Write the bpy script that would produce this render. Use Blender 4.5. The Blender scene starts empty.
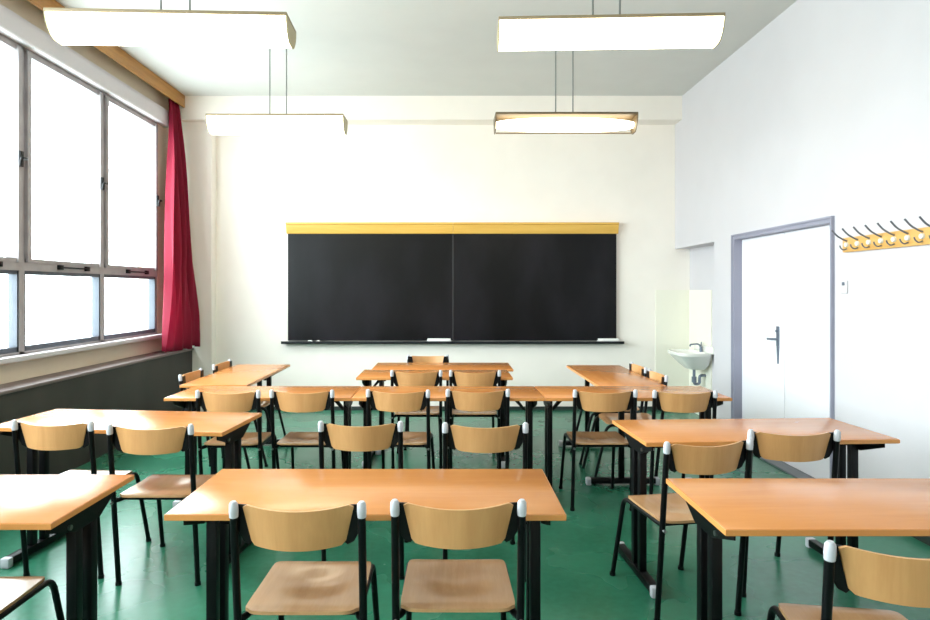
import bpy, bmesh, math, random
from mathutils import Vector, Matrix
random.seed(7)
C = bpy.context.scene.collection
PI = math.pi
R = math.radians

# ------------------------------------------------------------------ materials
def lin(c):
    return tuple(((v/255)/12.92 if v/255 <= .04045 else ((v/255+.055)/1.055)**2.4) for v in c) + (1,)

def mat(name, rgb, rough=.5, metal=0, spec=.5, bump=0, bscale=40, var=0, vscale=3, stretch=(1,1,1), emit=None, estr=0, coat=0):
    m = bpy.data.materials.new(name); m.use_nodes = True
    nt = m.node_tree; N = nt.nodes; L = nt.links
    b = N['Principled BSDF']
    b.inputs['Base Color'].default_value = lin(rgb)
    b.inputs['Roughness'].default_value = rough
    b.inputs['Metallic'].default_value = metal
    b.inputs['Specular IOR Level'].default_value = spec
    b.inputs['Coat Weight'].default_value = coat
    if emit:
        b.inputs['Emission Color'].default_value = lin(emit); b.inputs['Emission Strength'].default_value = estr
    tc = N.new('ShaderNodeTexCoord')
    if var:
        mp = N.new('ShaderNodeMapping'); mp.inputs['Scale'].default_value = stretch
        L.new(tc.outputs['Object'], mp.inputs['Vector'])
        nz = N.new('ShaderNodeTexNoise'); nz.inputs['Scale'].default_value = vscale; nz.inputs['Detail'].default_value = 5
        L.new(mp.outputs[0], nz.inputs['Vector'])
        r = N.new('ShaderNodeValToRGB')
        c = lin(rgb)
        r.color_ramp.elements[0].position = .3; r.color_ramp.elements[1].position = .7
        r.color_ramp.elements[0].color = tuple(v*(1-var) for v in c[:3])+(1,)
        r.color_ramp.elements[1].color = tuple(min(1, v*(1+var)) for v in c[:3])+(1,)
        L.new(nz.outputs['Fac'], r.inputs[0]); L.new(r.outputs[0], b.inputs['Base Color'])
    if bump:
        nb = N.new('ShaderNodeTexNoise'); nb.inputs['Scale'].default_value = bscale; nb.inputs['Detail'].default_value = 3
        L.new(tc.outputs['Object'], nb.inputs['Vector'])
        bp = N.new('ShaderNodeBump'); bp.inputs['Strength'].default_value = bump; bp.inputs['Distance'].default_value = .005
        L.new(nb.outputs['Fac'], bp.inputs['Height']); L.new(bp.outputs[0], b.inputs['Normal'])
    return m

def wood(name, light, dark, axis='X', rough=.35, spec=.5, grain=9.0, fine=.25, figure=.5):
    """beech-like veneer, grain running along the given object axis, figured differently on each copy"""
    m = bpy.data.materials.new(name); m.use_nodes = True
    nt = m.node_tree; N = nt.nodes; L = nt.links
    b = N['Principled BSDF']; b.inputs['Roughness'].default_value = rough; b.inputs['Specular IOR Level'].default_value = spec
    tc = N.new('ShaderNodeTexCoord'); oi = N.new('ShaderNodeObjectInfo')
    ml = N.new('ShaderNodeVectorMath'); ml.operation = 'MULTIPLY_ADD'
    cb = N.new('ShaderNodeCombineXYZ')
    for i in range(3): L.new(oi.outputs['Random'], cb.inputs[i])
    ml.inputs[1].default_value = (13, 7, 19)
    L.new(cb.outputs[0], ml.inputs[0]); L.new(tc.outputs['Object'], ml.inputs[2])
    mp = N.new('ShaderNodeMapping')
    s = {'X': (.9, 10, 10), 'Y': (10, .9, 10), 'Z': (10, 10, .9)}[axis]
    mp.inputs['Scale'].default_value = s
    L.new(ml.outputs[0], mp.inputs['Vector'])
    n1 = N.new('ShaderNodeTexNoise'); n1.inputs['Scale'].default_value = grain/6; n1.inputs['Detail'].default_value = 6; n1.inputs['Distortion'].default_value = 1.2
    n2 = N.new('ShaderNodeTexNoise'); n2.inputs['Scale'].default_value = grain*2.2; n2.inputs['Detail'].default_value = 4
    L.new(mp.outputs[0], n1.inputs['Vector']); L.new(mp.outputs[0], n2.inputs['Vector'])
    mx = N.new('ShaderNodeMath'); mx.operation = 'MULTIPLY_ADD'; mx.inputs[1].default_value = fine
    m2 = N.new('ShaderNodeMath'); m2.operation = 'MULTIPLY'; m2.inputs[1].default_value = 1-fine
    L.new(n2.outputs['Fac'], mx.inputs[0]); L.new(n1.outputs['Fac'], m2.inputs[0]); L.new(m2.outputs[0], mx.inputs[2])
    r = N.new('ShaderNodeValToRGB')
    r.color_ramp.elements[0].position = .5-figure/2; r.color_ramp.elements[1].position = .5+figure/2
    r.color_ramp.elements[0].color = lin(dark); r.color_ramp.elements[1].color = lin(light)
    L.new(mx.outputs[0], r.inputs[0]); L.new(r.outputs[0], b.inputs['Base Color'])
    return m

def floor_mat():
    m = mat('green linoleum', (34, 116, 84), rough=.3, spec=.5)
    nt = m.node_tree; N = nt.nodes; L = nt.links; b = N['Principled BSDF']
    tc = N.new('ShaderNodeTexCoord')
    n1 = N.new('ShaderNodeTexNoise'); n1.inputs['Scale'].default_value = 1.3; n1.inputs['Detail'].default_value = 3
    n2 = N.new('ShaderNodeTexNoise'); n2.inputs['Scale'].default_value = 26; n2.inputs['Detail'].default_value = 5
    L.new(tc.outputs['Object'], n1.inputs['Vector']); L.new(tc.outputs['Object'], n2.inputs['Vector'])
    ad = N.new('ShaderNodeMath'); ad.operation = 'MULTIPLY_ADD'; ad.inputs[1].default_value = .35
    L.new(n2.outputs['Fac'], ad.inputs[0]); L.new(n1.outputs['Fac'], ad.inputs[2])
    r = N.new('ShaderNodeValToRGB')
    e = r.color_ramp.elements
    e[0].position = .45; e[0].color = lin((34, 97, 72)); e[1].position = .95; e[1].color = lin((54, 128, 101))
    L.new(ad.outputs[0], r.inputs[0]); L.new(r.outputs[0], b.inputs['Base Color'])
    rr = N.new('ShaderNodeMapRange'); rr.inputs['To Min'].default_value = .2; rr.inputs['To Max'].default_value = .34
    L.new(n1.outputs['Fac'], rr.inputs['Value']); L.new(rr.outputs[0], b.inputs['Roughness'])
    bp = N.new('ShaderNodeBump'); bp.inputs['Strength'].default_value = .03; bp.inputs['Distance'].default_value = .01
    n3 = N.new('ShaderNodeTexNoise'); n3.inputs['Scale'].default_value = 9
    L.new(tc.outputs['Object'], n3.inputs['Vector']); L.new(n3.outputs['Fac'], bp.inputs['Height']); L.new(bp.outputs[0], b.inputs['Normal'])
    return m

def glass_mat():
    m = bpy.data.materials.new('window glass'); m.use_nodes = True
    nt = m.node_tree; N = nt.nodes; L = nt.links; N.clear()
    o = N.new('ShaderNodeOutputMaterial'); t = N.new('ShaderNodeBsdfTransparent'); t.inputs[0].default_value = (.95, .98, .97, 1)
    g = N.new('ShaderNodeBsdfGlossy'); g.inputs['Roughness'].default_value = .02
    f = N.new('ShaderNodeFresnel'); f.inputs[0].default_value = 1.45
    x = N.new('ShaderNodeMixShader')
    ge = N.new('ShaderNodeNewGeometry'); iv = N.new('ShaderNodeMath'); iv.operation = 'SUBTRACT'; iv.inputs[0].default_value = 1
    L.new(ge.outputs['Backfacing'], iv.inputs[1])        # the far side of the pane would mirror totally otherwise
    fm = N.new('ShaderNodeMath'); fm.operation = 'MULTIPLY'; L.new(f.outputs[0], fm.inputs[0]); L.new(iv.outputs[0], fm.inputs[1])
    L.new(fm.outputs[0], x.inputs[0]); L.new(t.outputs[0], x.inputs[1]); L.new(g.outputs[0], x.inputs[2]); L.new(x.outputs[0], o.inputs[0])
    return m

def board_mat():
    m = mat('chalkboard slate', (24, 25, 28), rough=.32, spec=.22)
    nt = m.node_tree; N = nt.nodes; L = nt.links; b = N['Principled BSDF']
    tc = N.new('ShaderNodeTexCoord'); mp = N.new('ShaderNodeMapping'); mp.inputs['Scale'].default_value = (1, 1, .45)
    mp.inputs['Rotation'].default_value = (0, R(20), 0)
    n = N.new('ShaderNodeTexNoise'); n.inputs['Scale'].default_value = 2.2; n.inputs['Detail'].default_value = 6
    L.new(tc.outputs['Object'], mp.inputs[0]); L.new(mp.outputs[0], n.inputs['Vector'])
    r = N.new('ShaderNodeValToRGB'); e = r.color_ramp.elements
    e[0].position = .42; e[0].color = lin((5, 5, 8)); e[1].position = .75; e[1].color = lin((27, 25, 31))
    L.new(n.outputs['Fac'], r.inputs[0]); L.new(r.outputs[0], b.inputs['Base Color'])
    return m

M = {
 'top': wood('beech laminate', (206, 140, 80), (186, 116, 58), 'X', rough=.22, spec=.5, figure=.7),
 'edge': mat('desk edge band', (214, 144, 78), rough=.35),
 'ply': wood('beech plywood backrest', (212, 160, 106), (186, 132, 80), 'Z', rough=.38, grain=7, figure=.6),
 'ply_seat': wood('worn plywood seat', (204, 160, 116), (176, 128, 86), 'Y', rough=.2, grain=7, figure=.6),
 'black': mat('black painted steel', (4, 4, 6), rough=.4, spec=.22, bump=.05, bscale=200),
 'cap': mat('white plastic cap', (192, 193, 200), rough=.4),
 'steel': mat('bolt steel', (150, 150, 150), rough=.35, metal=1),
 'floor': floor_mat(),
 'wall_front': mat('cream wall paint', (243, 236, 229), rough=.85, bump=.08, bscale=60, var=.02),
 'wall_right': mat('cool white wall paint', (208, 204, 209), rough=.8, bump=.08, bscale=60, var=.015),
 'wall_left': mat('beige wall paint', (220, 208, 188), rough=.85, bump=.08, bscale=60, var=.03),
 'ceiling': mat('ceiling paint', (210, 210, 208), rough=.9, var=.02),
 'lintel': mat('white lintel paint', (205, 200, 204), rough=.6, var=.03),
 'base': mat('dark skirting', (42, 52, 50), rough=.5),
 'winframe': mat('weathered window steel', (160, 154, 158), rough=.5, var=.12, vscale=8),
 'windark': mat('dark window steel', (74, 80, 92), rough=.45, var=.1, vscale=8),
 'glass': glass_mat(),
 'red': mat('crimson curtain cloth', (134, 4, 44), rough=.8, var=.12, vscale=6, stretch=(6, 6, .6)),
 'rail': wood('golden rail wood', (196, 146, 76), (150, 98, 42), 'Y', rough=.5, figure=.5),
 'panel': mat('dark grey cladding', (52, 48, 44), rough=.6, var=.28, vscale=2.5, stretch=(1, 1, .5)),
 'ledge': mat('brown ledge', (112, 96, 94), rough=.45, var=.12, vscale=5),
 'board': board_mat(),
 'header': wood('golden header board', (230, 186, 96), (214, 164, 70), 'X', rough=.45, figure=.5),
 'tray': mat('dark tray', (12, 16, 22), rough=.5, spec=.3),
 'doorw': mat('white door lacquer', (244, 242, 249), rough=.3, var=.01),
 'doorf': mat('grey door frame', (150, 150, 168), rough=.5, var=.04),
 'thresh': mat('grey threshold', (120, 124, 132), rough=.5),
 'chrome': mat('brushed steel', (120, 130, 146), rough=.35, metal=.6),
 'hook': mat('hook steel', (118, 120, 130), rough=.35, metal=.5),
 'rack': wood('pale rack wood', (226, 182, 112), (208, 156, 80), 'Y', rough=.45, figure=.5),
 'ceramic': mat('white ceramic', (232, 232, 226), rough=.15),
 'tile': mat('pale yellow tile', (238, 235, 222), rough=.3),
 'housing': mat('lamp housing', (150, 132, 104), rough=.5),
 'seam': mat('grey seam strip', (32, 31, 34), rough=.5),
 'lampdark': mat('dark lamp metal', (96, 80, 56), rough=.5),
 'lampend': mat('lamp end plate', (176, 164, 128), rough=.5),
 'glow': mat('lit diffuser', (250, 246, 232), rough=.5, emit=(255, 242, 212), estr=5),
 'cable': mat('grey cable', (120, 122, 120), rough=.5),
 'chalk': mat('chalk', (235, 235, 232), rough=.9),
 'felt': mat('white felt', (222, 222, 222), rough=.95),
}
_n = M['red'].node_tree; _tr = _n.nodes.new('ShaderNodeBsdfTranslucent'); _tr.inputs[0].default_value = lin((220, 40, 120))
_mx = _n.nodes.new('ShaderNodeMixShader'); _mx.inputs[0].default_value = .3
_o = _n.nodes['Material Output']; _n.links.new(_n.nodes['Principled BSDF'].outputs[0], _mx.inputs[1]); _n.links.new(_tr.outputs[0], _mx.inputs[2]); _n.links.new(_mx.outputs[0], _o.inputs[0])
M['glow_dim'] = mat('lit lens diffuser', (250, 246, 232), rough=.5, emit=(255, 240, 205), estr=3.2)

# ------------------------------------------------------------------ mesh helpers
class MB:
    def __init__(s): s.bm = bmesh.new()
    def box(s, x0, x1, y0, y1, z0, z1, bev=0, seg=2, mtx=None):
        t = bmesh.new()
        bmesh.ops.create_cube(t, size=1)
        for v in t.verts:
            v.co = Vector(((x0+x1)/2+v.co.x*(x1-x0), (y0+y1)/2+v.co.y*(y1-y0), (z0+z1)/2+v.co.z*(z1-z0)))
        if bev: bmesh.ops.bevel(t, geom=t.edges[:], offset=bev, segments=seg, affect='EDGES', profile=.5)
        s._add(t, mtx); return s
    def _add(s, t, mtx=None):
        if mtx is not None: bmesh.ops.transform(t, matrix=mtx, verts=t.verts)
        me = bpy.data.meshes.new('t'); t.to_mesh(me); t.free(); s.bm.from_mesh(me); bpy.data.meshes.remove(me)
    def prism(s, pts, axis, a, b, bev=0):
        """polygon pts (2D) extruded along axis from a to b. axis X: pts are (y,z); Y: (x,z); Z: (x,y)"""
        t = bmesh.new()
        def P(p, h): return {'X': (h, p[0], p[1]), 'Y': (p[0], h, p[1]), 'Z': (p[0], p[1], h)}[axis]
        lo = [t.verts.new(P(p, a)) for p in pts]; hi = [t.verts.new(P(p, b)) for p in pts]
        t.faces.new(lo); t.faces.new(hi[::-1])
        n = len(pts)
        for i in range(n): t.faces.new((lo[i], hi[i], hi[(i+1) % n], lo[(i+1) % n]))
        bmesh.ops.recalc_face_normals(t, faces=t.faces[:])
        if bev: bmesh.ops.bevel(t, geom=t.edges[:], offset=bev, segments=1, affect='EDGES')
        s._add(t); return s
    def tube(s, pts, r, seg=10, caps=True, sx=1.0):
        pts = [Vector(p) for p in pts]; n = len(pts)
        rs = r if isinstance(r, (list, tuple)) else [r]*n
        t0 = (pts[1]-pts[0]).normalized()
        up = Vector((1, 0, 0)) if abs(t0.x) < .9 else Vector((0, 0, 1))
        nrm = (up - t0*up.dot(t0)).normalized()
        rings = []
        for i, p in enumerate(pts):
            if i == 0: tg = t0
            elif i == n-1: tg = (pts[i]-pts[i-1]).normalized()
            else: tg = ((pts[i+1]-p).normalized()+(p-pts[i-1]).normalized()).normalized()
            nrm = (nrm - tg*nrm.dot(tg)).normalized(); bi = tg.cross(nrm)
            rings.append([s.bm.verts.new(p+nrm*math.cos(a)*rs[i]*sx+bi*math.sin(a)*rs[i]) for a in [2*PI*k/seg for k in range(seg)]])
        for A, B in zip(rings, rings[1:]):
            for k in range(seg): s.bm.faces.new((A[k], A[(k+1) % seg], B[(k+1) % seg], B[k]))
        if caps: s.bm.faces.new(rings[0][::-1]); s.bm.faces.new(rings[-1])
        return s
    def loft(s, rings, close=True, caps=True):
        rr = [[s.bm.verts.new(p) for p in ring] for ring in rings]; n = len(rr[0])
        for A, B in zip(rr, rr[1:]):
            for k in range(n if close else n-1): s.bm.faces.new((A[k], A[(k+1) % n], B[(k+1) % n], B[k]))
        if caps: s.bm.faces.new(rr[0][::-1]); s.bm.faces.new(rr[-1])
        return s
    def cyl(s, c, r, h, axis='Z', seg=16, r2=None):
        c = Vector(c); d = {'X': Vector((1, 0, 0)), 'Y': Vector((0, 1, 0)), 'Z': Vector((0, 0, 1))}[axis]
        return s.tube([c-d*h/2, c+d*h/2], [r, r if r2 is None else r2], seg)
    def build(s, name, m, parent=None, loc=(0, 0, 0), rot=(0, 0, 0), smooth=35):
        bmesh.ops.recalc_face_normals(s.bm, faces=s.bm.faces[:])
        me = bpy.data.meshes.new(name); s.bm.to_mesh(me); s.bm.free()
        for mm in (m if isinstance(m, (list, tuple)) else [m]): me.materials.append(mm)
        if smooth:
            for p in me.polygons: p.use_smooth = True
            me.set_sharp_from_angle(angle=R(smooth))
        o = bpy.data.objects.new(name, me); C.objects.link(o)
        o.location = loc; o.rotation_euler = rot
        if parent: o.parent = parent
        return o

def bend(pts, r=.04, k=5):
    """round the inner corners of a polyline"""
    P = [Vector(p) for p in pts]; out = [P[0]]
    for a, b, c in zip(P, P[1:], P[2:]):
        rr = min(r, (a-b).length*.48, (c-b).length*.48)
        p0 = b+(a-b).normalized()*rr; p1 = b+(c-b).normalized()*rr
        for i in range(k+1):
            t = i/k; out.append(p0*(1-t)**2+b*2*t*(1-t)+p1*t*t)
    out.append(P[-1]); return out

def empty(name, loc=(0, 0, 0), rz=0):
    o = bpy.data.objects.new(name, None); C.objects.link(o); o.empty_display_size = .1
    o.location = loc; o.rotation_euler = (0, 0, rz); return o
def tag(o, label, cat, group=None):
    o['label'] = label; o['category'] = cat
    if group: o['group'] = group
    return o
def struct(o): o['kind'] = 'structure'; return o
def copy_tree(o, parent=None):
    c = o.copy(); C.objects.link(c); c.parent = parent
    for ch in list(o.children): copy_tree(ch, c)
    return c

# ------------------------------------------------------------------ room shell
XR, XL, YF, YB, ZC = 2.76, -3.28, 7.54, -1.7, 3.75
struct(MB().box(-3.6, 3.1, YB-.1, YF+.1, -.12, 0).build('floor', M['floor'], smooth=0))
struct(MB().box(-3.6, 3.1, YB-.1, YF+.1, ZC, ZC+.12).build('ceiling', M['ceiling'], smooth=0))
struct(MB().box(-3.6, 3.1, YF, YF+.12, 0, ZC).build('wall_front', M['wall_front'], smooth=0))
struct(MB().box(-3.6, 3.1, YB-.12, YB, 0, ZC).build('wall_back', M['wall_front'], smooth=0))
w = MB()
w.box(XR, 3.0, YB, 4.44, 0, ZC); w.box(XR, 3.0, 4.44, 5.98, 1.975, ZC); w.box(XR, 3.0, 5.98, 6.43, 0, ZC)
w.box(XR, 3.0, 6.43, YF, 1.96, ZC); w.box(2.94, 3.0, 6.43, YF, 0, 1.96); w.box(2.88, 3.0, 4.44, 5.98, 0, 1.975)  # last box: unseen backing added behind the door leaves to block leaking light
struct(w.build('wall_right', M['wall_right'], smooth=0))
WZ0, WZ1, WY1, WB = .95, 3.36, 7.0, 1.11
NW = 7; WY0 = WY1-NW*WB
w = MB()
w.box(-3.5, XL, YB, WY0, 0, ZC); w.box(-3.5, XL, WY1, YF, 0, ZC)
w.box(-3.5, XL, WY0, WY1, 0, WZ0); w.box(-3.5, XL, WY0, WY1, WZ1, ZC)
struct(w.build('wall_left', M['wall_left'], smooth=0))
struct(MB().box(XL, XR, 7.31, YF, 3.47, ZC).build('trim_1', M['wall_front'], smooth=0))          # beam under the ceiling
struct(MB().box(XL, -2.82, 7.4, YF, 0, 3.47, bev=.004).build('trim_2', M['wall_front'], smooth=0))     # pilaster in the corner
lp = [(XL, 3.34), (-3.205, 3.34), (-3.195, 3.35), (-3.19, 3.4), (-3.192, 3.46), (-3.2, 3.5), (-3.22, 3.52), (XL, 3.52)]
struct(MB().prism(lp, 'Y', YB, 7.16).build('trim_3', M['lintel']))                                 # rounded lintel
struct(MB().box(XL, -3.2, YB, 7.1, .925, .965, bev=.006).build('trim_4', M['lintel']))               # window sill
struct(MB().box(-2.81, XR+.18, YF-.018, YF, 0, .045).build('baseboard_front', M['base'], smooth=0))
b = MB(); b.box(XR-.014, XR, YB, 4.4, 0, .05); b.box(XR-.014, XR, 6.02, 6.43, 0, .05)
struct(b.build('baseboard_right', M['base'], smooth=0))

# windows, far end first
for i in range(NW):
    y1 = WY1-i*WB; y0 = y1-WB
    wo = struct(empty('window_%d' % (i+1), (XL-.03, (y0+y1)/2, WZ0)))
    h = WB/2; H = WZ1-WZ0
    f = MB()
    fx0, fx1 = -.06, .025
    f.box(fx0, fx1, -h, -h+.03, 0, H); f.box(fx0, fx1, h-.03, h, 0, H)
    f.box(fx0, fx1, -h, h, H-.04, H); f.box(fx0, fx1, -h, h, 0, .035)
    f.box(fx0, fx1+.003, -h+.0005, h-.0005, .66, .7255)
    f.build('window_frame', M['winframe'], wo, smooth=0)
    sh = MB(); a = h-.03
    sh.box(-.045, .05, -a, -a+.045, .725, H-.04); sh.box(-.045, .05, a-.045, a, .725, H-.04)
    sh.box(-.045, .035, -a, a, H-.075, H-.04); sh.box(-.045, .035, -a, a, .725, .755)
    s1 = sh.build('upper_sash', M['winframe'], wo, smooth=0)
    lo = MB()
    lo.box(-.045, .02, -a, -a+.018, .035, .66); lo.box(-.045, .02, a-.018, a, .035, .66)
    lo.box(-.045, .02, -a, a, .63, .66); lo.box(-.045, .02, -a, a, .035, .075)
    s2 = lo.build('lower_sash', M['windark'], wo, smooth=0)
    MB().box(-.02, -.014, -a+.03, a-.03, .75, H-.07).build('pane', M['glass'], s1, smooth=0)
    MB().box(-.02, -.014, -a+.015, a-.015, .07, .635).build('pane', M['glass'], s2, smooth=0)
    l = MB(); l.box(.05, .065, a-.042, a-.004, 1.45, 1.57, bev=.004); l.tube(bend([(.06, a-.02, 1.51), (.10, a-.02, 1.51), (.105, a-.09, 1.50), (.105, a-.10, 1.44)], .02), .012)
    l.build('latch', M['black'], s1)
    st = MB(); st.tube([(.04, -.1, .70), (.045, .28, .70)], .007); st.box(.025, .05, .26, .32, .68, .72, bev=.004); st.box(.025, .05, -.13, -.07, .68, .72, bev=.004)
    st.build('stay_arm', M['black'], wo)

# radiator cladding under the windows
rc = tag(empty('radiator_cover', (-3.05, 3, 0)), 'long dark grey cladding with a brown ledge running below the windows', 'radiator cover')
MB().box(-3.07, -3.05, YB+.003, 7.395, 0, .745).build('front_panel', M['panel'], rc, smooth=0).location = (3.05, -3, 0)
MB().box(XL+.003, -3.03, YB+.003, 7.395, .745, .77, bev=.005).build('ledge', M['ledge'], rc).location = (3.05, -3, 0)

# curtain rail + curtain
cr = tag(empty('curtain_rail', (-3.1, 3, 3.6)), 'golden wooden curtain rail board running along the ceiling above the windows', 'curtain rail')
MB().box(-3.12, -3.1, YB, 7.31, 3.605, ZC, bev=.003).build('valance_board', M['rail'], cr).location = (3.1, -3, -3.6)
MB().box(-3.165, -3.12, YB, 7.31, 3.64, 3.665).build('track', M['rail'], cr, smooth=0).location = (3.1, -3, -3.6)
n = 120; rows = 40; rings = []
for j in range(rows+1):
    t = j/rows; z = 3.638-t*(3.638-.8)
    ya = 7.02-.48*t**1.2; yb = 7.25+.11*t
    ring = []
    for k in range(n+1):
        u = k/n; y = ya+(yb-ya)*u
        amp = .022+.05*min(1,t*1.6)
        x = -3.165+.175*t**.8+amp*math.sin(u*2*PI*3.5+.8*math.sin(3*t))+.4*amp*math.sin(u*2*PI*7+1.3+2*t)+.012*math.sin(9*t+7*u)
        ring.append((min(x, -2.93), y, z + (.012*math.sin(u*17) if j == rows else 0)))
    rings.append(ring)
cu = MB(); cu.loft(rings, close=False, caps=False)
cur = cu.build('curtain', M['red'], smooth=180)
md = cur.modifiers.new('s', 'SOLIDIFY'); md.thickness = .004
tag(cur, 'crimson cloth curtain gathered at the far end of the windows', 'curtain')

# ------------------------------------------------------------------ blackboard
bb = tag(empty('blackboard', (.05, YF, .82)), 'wide black two-panel chalkboard on the front wall under a golden header', 'blackboard')
def rel(o, root):   # meshes built in world coordinates hung under an unrotated root
    o.location = Vector(o.location)-root.location; return o
rel(MB().box(-1.935, .058, 7.49, 7.525, .850, 2.138, bev=.002).build('panel', M['board'], bb, smooth=0), bb)
rel(MB().box(.064, 2.035, 7.49, 7.525, .850, 2.138, bev=.002).build('panel', M['board'], bb, smooth=0), bb)
rel(MB().box(-1.94, 2.04, 7.525, YF-.004, .845, 2.13).build('backing', M['tray'], bb, smooth=0), bb)
rel(MB().box(.052, .070, 7.482, 7.4895, .852, 2.138, bev=.002).build('seam_strip', M['seam'], bb, smooth=0), bb)
for x0, x1, f0, f1 in ((-1.95, .06, -1.975, .06), (.062, 2.055, .062, 2.085)):
    hp = [(YF-.004, 2.14), (7.48, 2.14), (7.475, 2.15), (7.455, 2.245), (7.44, 2.25), (7.44, 2.272), (YF-.004, 2.272)]
    rel(MB().prism(hp, 'X', x0, x1).build('header', M['header'], bb), bb)
tp = [(YF-.004, .812), (7.43, .812), (7.42, .82), (7.42, .845), (7.43, .845), (7.435, .834), (YF-.004, .834)]
rel(MB().prism(tp, 'X', -2.0, 2.11).build('chalk_tray', M['tray'], bb, smooth=0), bb)
def eraser(x0, x1, label):
    o = tag(empty('board_eraser', ((x0+x1)/2, 7.465, .834)), label, 'eraser', 'erasers on the chalk tray')
    h = (x1-x0)/2
    MB().box(-h, h, -.026, .026, 0, .022, bev=.004).build('felt_pad', M['felt'], o)
    MB().prism([(-.024, .022), (.024, .022), (.016, .042), (-.016, .042)], 'X', -h+.008, h-.008, bev=.003).build('grip', M['chalk'], o)
eraser(-.255, .04, 'long white eraser on the tray at the middle seam of the chalkboard')
eraser(1.80, 2.06, 'white eraser lying at the right-hand end of the chalk tray')
for x, l, la in ((-1.66, .045, 'larger white chalk stub at the left end of the chalk tray'), (-1.56, .025, 'smaller white chalk stub, a little farther from the tray end')):
    tag(MB().tube([(-l/2, 0, 0), (l/2, .004, 0)], .011, 10).build('chalk_stick', M['chalk'], loc=(x, 7.46, .845)), la, 'chalk', 'chalk on the tray')

# ------------------------------------------------------------------ door in the right wall
d = struct(empty('door_1', (XR, 5.21, 0)))
def W(o): return rel(o, d)
f = MB()
f.box(2.745, 2.86, 5.955, 5.98, 0, 1.975); f.box(2.745, 2.86, 4.44, 4.46, 0, 1.975); f.box(2.745, 2.86, 4.46, 5.955, 1.945, 1.975)
f.box(2.735, 2.76, 5.98, 5.995, 0, 1.99); f.box(2.735, 2.76, 4.425, 4.44, 0, 1.99); f.box(2.735, 2.76, 4.44, 5.98, 1.975, 1.99)
W(f.build('door_frame', M['doorf'], d, smooth=0))
leaf = W(MB().box(2.822, 2.86, 5.204, 5.953, .012, 1.943, bev=.003).build('door_leaf', M['doorw'], d, smooth=0))
leaf2 = W(MB().box(2.822, 2.86, 4.462, 5.196, .012, 1.943, bev=.003).build('door_leaf', M['doorw'], d, smooth=0))
h = MB(); h.box(2.810, 2.822, 5.275, 5.315, .98, 1.15, bev=.004); h.prism([(5.277, .98), (5.310, .98), (5.298, .83), (5.289, .83)], 'X', 2.812, 2.822)
h.tube(bend([(2.812, 5.295, 1.04), (2.765, 5.295, 1.04), (2.765, 5.365, 1.038)], .02), .010, 10)
h.cyl((2.808, 5.295, 1.11), .012, .016, 'X')
hd = h.build('door_handle', M['chrome'], leaf)
hd.location = -Vector(leaf.location)-d.location
W(MB().box(2.70, 2.822, 4.46, 5.955, 0, .011).build('threshold', M['thresh'], d, smooth=0))

# light switch
sw = tag(empty('light_switch', (XR, 4.31, 1.48)), 'small white light switch on the wall between door and coat rack', 'light switch')
MB().box(-.01, 0, -.035, .035, -.045, .045, bev=.004).build('plate', M['wall_right'], sw)
MB().box(-.016, -.01, -.012, .012, .012, .036, bev=.002).build('rocker', M['chrome'], sw)

# coat rack
ck = tag(empty('coat_rack', (XR, 3.4, 1.72)), 'pale wooden coat rail with curved steel hooks on the right wall', 'coat rack')
MB().box(-.025, 0, -.6, .90, 0, .10, bev=.004).build('rail_board', M['rack'], ck)
y = 4.25
while y > 2.85:
    yy = y-3.4
    k = MB()
    k.tube(bend([(-.026, yy, .075), (-.05, yy, .085), (-.095, yy, .11), (-.13, yy, .15)], .03, 4), .0058, 8)
    k.tube(bend([(-.026, yy, .022), (-.05, yy, .012), (-.07, yy, .028), (-.075, yy, .045)], .015, 4), .0045, 8)
    ho = k.build('hook', M['hook'], ck)
    MB().cyl((-.032, yy, .05), .015, .012, 'X', 14, r2=.018).build('knob', M['ceramic'], ho)
    y -= .113

# washbasin niche
ts = MB(); ts.box(2.52, 2.935, YF-.012, YF, .05, 1.46); ts.box(2.928, 2.94, 6.9, YF-.012, .0, 1.46)
struct(ts.build('trim_5', M['tile'], smooth=0))
sk = tag(empty('wash_basin', (2.93, 7.05, .62)), 'white ceramic wash basin on the wall in the niche beyond the door', 'wash basin')
def rrect(cx, cy, hx, hy, z, p=4, n=32):
    out = []
    for k in range(n):
        a = 2*PI*k/n; ca, sa = math.cos(a), math.sin(a)
        out.append((cx+hx*math.copysign(abs(ca)**(2/p), ca), cy+hy*math.copysign(abs(sa)**(2/p), sa), z))
    return out
s = MB()
s.loft([rrect(-.14, 0, .10, .13, -.06), rrect(-.16, 0, .15, .2, .0), rrect(-.20, 0, .20, .27, .10), rrect(-.215, 0, .215, .29, .125), rrect(-.215, 0, .215, .29, .155),
        rrect(-.215, 0, .208, .283, .162), rrect(-.23, 0, .165, .245, .158), rrect(-.22, 0, .145, .22, .11), rrect(-.2, 0, .10, .15, .05), rrect(-.18, 0, .03, .03, .035)])
s.build('basin', M['ceramic'], sk)
MB().box(-.03, 0, -.29, .29, .15, .24, bev=.008).build('splash_back', M['ceramic'], sk)
t = MB(); t.cyl((-.06, 0, .19), .02, .07); t.tube(bend([(-.06, 0, .21), (-.09, 0, .26), (-.2, 0, .25), (-.2, 0, .225)], .03), .011)
t.tube([(-.06, 0, .235), (-.03, .06, .275)], .008)
t.build('tap', M['chrome'], sk)
p = MB(); p.tube(bend([(-.15, 0, -.05), (-.15, 0, -.26), (-.08, 0, -.26), (-.08, 0, -.15), (-.0, 0, -.15)], .03), .018); p.cyl((-.15, 0, -.2), .03, .07)
p.build('waste_pipe', M['chrome'], sk)
sk.scale = (.88, .92, .88)

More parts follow.
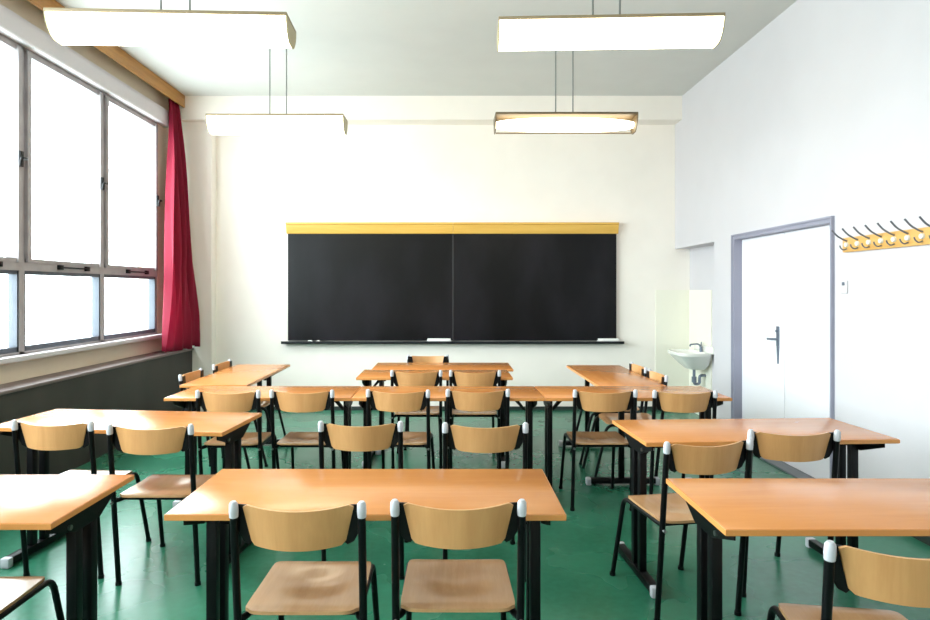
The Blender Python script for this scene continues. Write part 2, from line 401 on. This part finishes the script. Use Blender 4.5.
# ------------------------------------------------------------------ pendant lamps
def lamp(x, y, ztop, label, lens=False, rz=0, hs=1):
    o = tag(empty('pendant_lamp', (x, y, ztop), rz), label, 'pendant lamp', 'fluorescent pendant lamps')
    L = .6
    MB().box(-L, L, -.122, .122, -.006, .012, bev=.003).build('housing', M['lampdark'] if lens else M['housing'], o)
    prof = [(-.115, -.006), (-.113, -.03), (-.104, -.06), (-.088, -.09), (-.064, -.12), (-.035, -.135), (.035, -.135), (.064, -.12), (.088, -.09), (.104, -.06), (.113, -.03), (.115, -.006)]
    prof = [(a, b*hs if b < -.01 else b) for a, b in prof]
    if not lens:
        MB().prism(prof, 'X', -L+.006, L-.006).build('diffuser', M['glow'], o)
    else:
        rings = []
        for i in range(25):
            u = -1+2*i/24; s_ = .42+.58*math.cos(u*PI/2)**.6 if abs(u) < 1 else .42
            ring = []
            for k in range(16):
                a = 2*PI*k/16
                ring.append((u*(L-.01), .105*math.cos(a)*s_, -.068+.062*math.sin(a)*s_))
            rings.append(ring)
        MB().loft(rings).build('diffuser', M['glow_dim'], o)
        MB().box(-L+.01, L-.01, -.015, .015, -.14, -.134).build('reflector_strip', M['housing'], o, smooth=0)
    for sgn in (-1, 1):
        MB().prism([(a*1.03, b*1.03 if b < -.01 else b) for a, b in prof], 'X', min(sgn*L, sgn*(L-.006)), max(sgn*L, sgn*(L-.006))).build('end_plate', M['lampdark'] if lens else M['lampend'], o, smooth=0)
    for sgn in (-1, 1):
        MB().tube([(sgn*.074, 0, .012), (sgn*.074, 0, ZC-ztop-.02)], .0055, 8).build('suspension_rod', M['cable'], o)
    MB().box(-.11, .11, -.04, .04, ZC-ztop-.025, ZC-ztop, bev=.004).build('ceiling_rose', M['doorw'], o)
    return o
lamp(-1.42, 3.23, 2.855, 'long lit ceiling lamp hanging nearest the windows, closest to the viewer', rz=R(2.3), hs=.84)
lamp(.876, 3.43, 2.92, 'long lit ceiling lamp on the right side, nearer of the two there', rz=R(-2.3), hs=.86)
lamp(-1.512, 5.52, 2.985, 'lit lamp before the front wall, on the window side of the blackboard')
lamp(1.0, 5.33, 2.945, 'lit lamp before the blackboard whose glow narrows toward dark ends', lens=True)

# ------------------------------------------------------------------ desks
def make_desk(Lx=1.27, Dy=.5, H=.75):
    """origin on the floor under the middle of the top; sitting side is -y"""
    o = empty('school_desk'); h = Lx/2; q = Dy/2
    MB().box(-h, h, -q, q, H-.022, H, bev=.003).build('tabletop', M['top'], o)
    eb = MB()
    eb.box(-h-.0015, h+.0015, -q-.0015, -q+.0005, H-.0195, H-.0025); eb.box(-h-.0015, h+.0015, q-.0005, q+.0015, H-.0195, H-.0025)
    eb.box(-h-.0015, -h+.0005, -q, q, H-.0195, H-.0025); eb.box(h-.0005, h+.0015, -q, q, H-.0195, H-.0025)
    eb.build('edge_band', M['edge'], o, smooth=0)
    MB().box(-h+.08, h-.08, .035, .065, H-.057, H-.022).build('crossbeam', M['black'], o, smooth=0)
    for s in (-1, 1):
        x = s*(h-.066)
        for yy in (-.02, .07):
            lg = MB().box(x-.018, x+.018, yy-.020, yy+.020, .05, H-.022, bev=.004).build('leg', M['black'], o)
        g = MB().prism([(-q+.04, H-.022), (-q+.04, H-.05), (-.05, H-.105), (.09, H-.105), (q-.05, H-.045), (q-.05, H-.022)], 'X', x+.0185, x+.024) if s > 0 else \
            MB().prism([(-q+.04, H-.022), (-q+.04, H-.05), (-.05, H-.105), (.09, H-.105), (q-.05, H-.045), (q-.05, H-.022)], 'X', x-.024, x-.0185)
        g.box(x-.018, x+.018, -q+.10, q-.03, H-.030, H-.022)
        gs = g.build('support_bracket', M['black'], o, smooth=0)
        MB().cyl((x+s*.026, -.09, H-.075), .009, .012, 'X', 10).build('bolt', M['steel'], gs)
        br = MB().prism([(0, 0), (.02, 0), (.10, .085), (.10, .105), (.08, .105)], 'Y', .03, .055)
        bo = br.build('brace', M['black'], o, smooth=0)
        me = bo.data
        for v in me.vertices:
            v.co.x = x - s*(.018+v.co.x); v.co.z += H-.022-.115
        me.update()
        ft = MB().box(x-.024, x+.024, -.19, .31, .012, .052, bev=.006).build('foot', M['black'], o)
        for ye, sy in ((-.19, -1), (.31, 1)):
            MB().box(x-.026, x+.026, min(ye-sy*.012, ye+sy*.025), max(ye-sy*.012, ye+sy*.025), 0, .054, bev=.009).build('end_cap', M['cap'], ft)
    return o
proto = make_desk()
DESKS = [  # x, y, rot, label
 (-.262, 2.213, 0, 'orange beech school desk in the middle of the front, with two chairs tucked under it'),
 (-1.845, 2.138, 0, 'desk at the front left, its top bleached white by window light'),
 (1.46, 2.09, 0, 'desk at the front right with one chair pushed in crookedly'),
 (-1.735, 3.40, -5.5, 'slightly turned desk beside the window wall, second row, half in glare'),
 (1.525, 3.17, 3, 'second-row desk near the right wall, two chairs turned before it'),
 (-1.256, 4.33, 0, 'third-row desk on the window side, left of the joined row of three'),
 (0, 4.33, 0, 'middle desk of the three joined end to end in the third row'),
 (1.256, 4.33, 0, 'third-row desk closest to the door, right of the joined row of three'),
 (-.11, 5.28, 0, 'small centre desk standing directly before the desk of the teacher'),
 (-1.755, 5.27, -90, 'desk set lengthwise along the window wall at the front of the class'),
 (1.37, 5.22, 90, 'desk set lengthwise on the door side at the front of the class'),
]
for i, (x, y, a, la) in enumerate(DESKS):
    o = proto if i == 0 else copy_tree(proto)
    o.location = (x, y, 0); o.rotation_euler = (0, 0, R(a)); tag(o, la, 'desk', 'school desks')
    if i in (4, 5, 7): o.scale.x = .966        # slightly shorter desks
o = copy_tree(proto); o.name = 'teacher_desk'; o.location = (-.05, 5.81, 0); o.rotation_euler = (0, 0, PI)
tag(o, 'desk of the teacher facing the class, farthest centre desk below the blackboard', 'desk')

# ------------------------------------------------------------------ chairs
def make_chair():
    """origin on the floor below the white caps; sitter faces +y"""
    o = empty('school_chair')
    lean = lambda z: .085*(1-z/.815)
    for s in (-1, 1):
        x = s*.196
        MB().tube([(x, lean(0), .012), (x, lean(.45), .45), (x, lean(.785), .785)], .0125, 12).build('leg', M['black'], o)
        xr = s*.176
        pts = bend([(s*.190, .545, .012), (xr, .445, .430), (xr, .07, .430), (x, .042, .430)], .05, 6)
        MB().tube(pts, .0115, 12).build('leg', M['black'], o)
        c = MB(); c.tube([(x, lean(.765), .765), (x, lean(.783), .783), (x, lean(.806), .806), (x, lean(.814), .814)], [.0138, .0148, .0136, .008], 12)
        c.build('end_cap', M['cap'], o)
        for yy, sc in ((lean(0), 1), (.547, .97)):
            MB().cyl((x*sc, yy, .008), .015, .016, 'Z', 12).build('foot_glide', M['black'], o)
        # bracket that carries the backrest
        bm_ = MB()
        pts = [(.200, .80), (.158, .797), (.138, .685), (.15, .675), (.17, .685), (.200, .74)]
        bm_.prism([(s*a, b) for a, b in pts], 'Y', .018, .025, bev=.001)
        bk = bm_.build('backrest_bracket', M['black'], o, smooth=0)
        MB().cyl((s*.15, .028, .705), .006, .01, 'Y', 8).build('bolt', M['steel'], bk)
        MB().cyl((s*.196, .022, .425), .007, .012, 'Y', 8).build('bolt', M['steel'], o)
    st = MB()
    st.tube([(-.176, .10, .426), (.176, .10, .426)], .010, 10); st.build('stretcher', M['black'], o)
    st = MB(); st.tube([(-.176, .37, .424), (.176, .37, .424)], .010, 10); st.build('stretcher', M['black'], o)
    # backrest: curved plywood
    nu, nv = 24, 8
    def bp(u, v, off):
        hw = .146+(.170-.146)*v
        e = abs(u)
        zt = .804-.010*(1-u*u)-.010*max(0, (e-.9)/.1)**2; zb = .677-.004*(1-u*u)+.012*max(0, (e-.88)/.12)**2
        x = u*hw; z = zb+(zt-zb)*v
        y = -.046*(1-u*u)+.008+.008*(1-v)+off
        return (x, y, z)
    rings = []
    for i in range(nu+1):
        u = -1+2*i/nu
        ring = [bp(u, j/nv, .0) for j in range(nv+1)]+[bp(u, 1-j/nv, .010) for j in range(nv+1)]
        rings.append(ring)
    MB().loft(rings).build('backrest', M['ply'], o, smooth=50)
    # seat: rounded board with a hollow and a rolled front edge
    def hgt(x, y):
        t = (y-.05)/.385
        z = .448-.020*math.exp(-((x/.11)**2+((y-.265)/.10)**2))
        if t > .86: z -= .012*((t-.86)/.14)**2
        if t < .1: z += .004*((.1-t)/.1)
        return z
    nx, ny = 26, 26; top = []
    def seatpt(i, j):
        u = -1+2*i/nx; v = -1+2*j/ny
        p = 9
        m = max(abs(u), abs(v)); n_ = (abs(u)**p+abs(v)**p)**(1/p)
        k = m/n_ if n_ > 0 else 1
        u2, v2 = u*k, v*k
        y = .235+v2*.20
        return u2*(.178+.008*(1-v2)/2 if y > .06 else .176), y
    bm = bmesh.new()
    T = [[None]*(ny+1) for _ in range(nx+1)]; B = [[None]*(ny+1) for _ in range(nx+1)]
    for i in range(nx+1):
        for j in range(ny+1):
            x, y = seatpt(i, j); z = hgt(x, y)
            T[i][j] = bm.verts.new((x, y, z+.006)); B[i][j] = bm.verts.new((x, y, z-.005))
    for i in range(nx):
        for j in range(ny):
            bm.faces.new((T[i][j], T[i+1][j], T[i+1][j+1], T[i][j+1])); bm.faces.new((B[i][j], B[i][j+1], B[i+1][j+1], B[i+1][j]))
    for i in range(nx):
        bm.faces.new((T[i][0], B[i][0], B[i+1][0], T[i+1][0])); bm.faces.new((T[i][ny], T[i+1][ny], B[i+1][ny], B[i][ny]))
    for j in range(ny):
        bm.faces.new((T[0][j], T[0][j+1], B[0][j+1], B[0][j])); bm.faces.new((T[nx][j], B[nx][j], B[nx][j+1], T[nx][j+1]))
    q = MB(); q.bm.free(); q.bm = bm
    q.build('seat', M['ply_seat'], o, smooth=40)
    return o
chair = make_chair()
CH = [
 (-.46, 1.894, 0, 'left chair of the pair tucked under the nearest centre desk'),
 (.032, 1.91, 0, 'right chair of the pair tucked under the nearest centre desk'),
 (1.177, 1.566, -8, 'closest chair on the right, turned slightly, in front of the near right desk'),
 (-1.59, 1.77, 0, 'chair in the near left corner showing only the front of its seat'),
 (-1.96, 3.07, -3, 'chair against the window side of the second-row desk in glare'),
 (-1.435, 2.985, 0, 'chair with a white-shining seat, aisle side of the second-row desk by the windows'),
 (-.43, 3.05, 0, 'left of two chairs standing just behind the nearest centre desk'),
 (.182, 3.02, 0, 'right of two chairs standing just behind the nearest centre desk'),
 (1.125, 2.67, 10, 'turned chair on the aisle side of the second-row desk near the right wall'),
 (1.60, 2.865, -2, 'chair nearest the right wall, pushed under the second-row desk'),
 (-1.42, 4.0, 0, 'third-row chair on the window side, back overlapping the glaring desk'),
 (-.945, 4.01, 0, 'third-row chair with its whole seat visible against pale green floor, window side'),
 (-.325, 4.022, -4, 'slightly turned chair at the middle third-row desk, left one of its two'),
 (.195, 4.045, 0, 'straight chair at the middle third-row desk, right one of its two'),
 (1.02, 4.02, 0, 'third-row chair with its seat in open view beside the aisle, door side'),
 (1.53, 4.0, 0, 'third-row chair nearest the door, half hidden behind the second-row desk'),
 (-.255, 4.995, 0, 'left of two chairs at the small centre desk in the fourth row'),
 (.218, 4.995, 0, 'right of two chairs at the small centre desk in the fourth row'),
 (-.20, 6.20, 180, 'lone chair of the teacher below the blackboard, facing the class'),
 (-2.05, 4.94, -90, 'sideways chair by the window wall, nearer end of the lengthwise desk'),
 (-2.04, 5.59, -90, 'sideways chair by the window wall, farther end of the lengthwise desk'),
 (1.655, 4.89, 90, 'sideways chair on the door side, nearer end of the lengthwise desk'),
 (1.655, 5.38, 90, 'sideways chair on the door side, farther end of the lengthwise desk'),
]
for i, (x, y, a, la) in enumerate(CH):
    o = chair if i == 0 else copy_tree(chair)
    o.location = (x, y, 0); o.rotation_euler = (0, 0, R(a)); tag(o, la, 'chair', 'wooden school chairs')

# ------------------------------------------------------------------ daylight
wd = bpy.data.worlds.new('World'); bpy.context.scene.world = wd; wd.use_nodes = True
N = wd.node_tree.nodes; L = wd.node_tree.links; bg = N['Background']
tc = N.new('ShaderNodeTexCoord'); sx = N.new('ShaderNodeSeparateXYZ'); L.new(tc.outputs['Generated'], sx.inputs[0])
mr = N.new('ShaderNodeMapRange'); mr.inputs['From Min'].default_value = -.15; mr.inputs['From Max'].default_value = .15
L.new(sx.outputs['Z'], mr.inputs['Value'])
mx = N.new('ShaderNodeMix'); mx.data_type = 'RGBA'
mx.inputs['A'].default_value = (.56, .63, .64, 1); mx.inputs['B'].default_value = (.88, .95, 1.0, 1)
L.new(mr.outputs[0], mx.inputs['Factor']); L.new(mx.outputs['Result'], bg.inputs['Color'])
bg.inputs['Strength'].default_value = 8.0
for i in range(NW):
    yc = WY1-(i+.5)*WB
    ld = bpy.data.lights.new('portal', 'AREA'); ld.shape = 'RECTANGLE'; ld.size = WZ1-WZ0; ld.size_y = WB
    ld.cycles.is_portal = True
    lo = bpy.data.objects.new('window_portal', ld); C.objects.link(lo)
    lo.location = (-3.45, yc, (WZ0+WZ1)/2); lo.rotation_euler = (0, R(-90), 0)

# ------------------------------------------------------------------ camera
cd = bpy.data.cameras.new('Camera'); cam = bpy.data.objects.new('Camera', cd); C.objects.link(cam)
cam.location = (0, 0, 1.46); cam.rotation_euler = (R(90), 0, 0)
cd.sensor_width = 36; cd.lens = 620/930*36
cd.shift_x = (465-448)/930; cd.shift_y = -(310-290)/930
cd.clip_start = .05
S = bpy.context.scene; S.camera = cam
S.view_settings.view_transform = 'Standard'; S.view_settings.look = 'None'; S.view_settings.gamma = 1
S.view_settings.use_curve_mapping = False; S.view_settings.exposure = 1.12
S.cycles.max_bounces = 10; S.cycles.diffuse_bounces = 6; S.cycles.transparent_max_bounces = 16
S.cycles.use_denoising = True
S.cycles.sample_clamp_indirect = 8
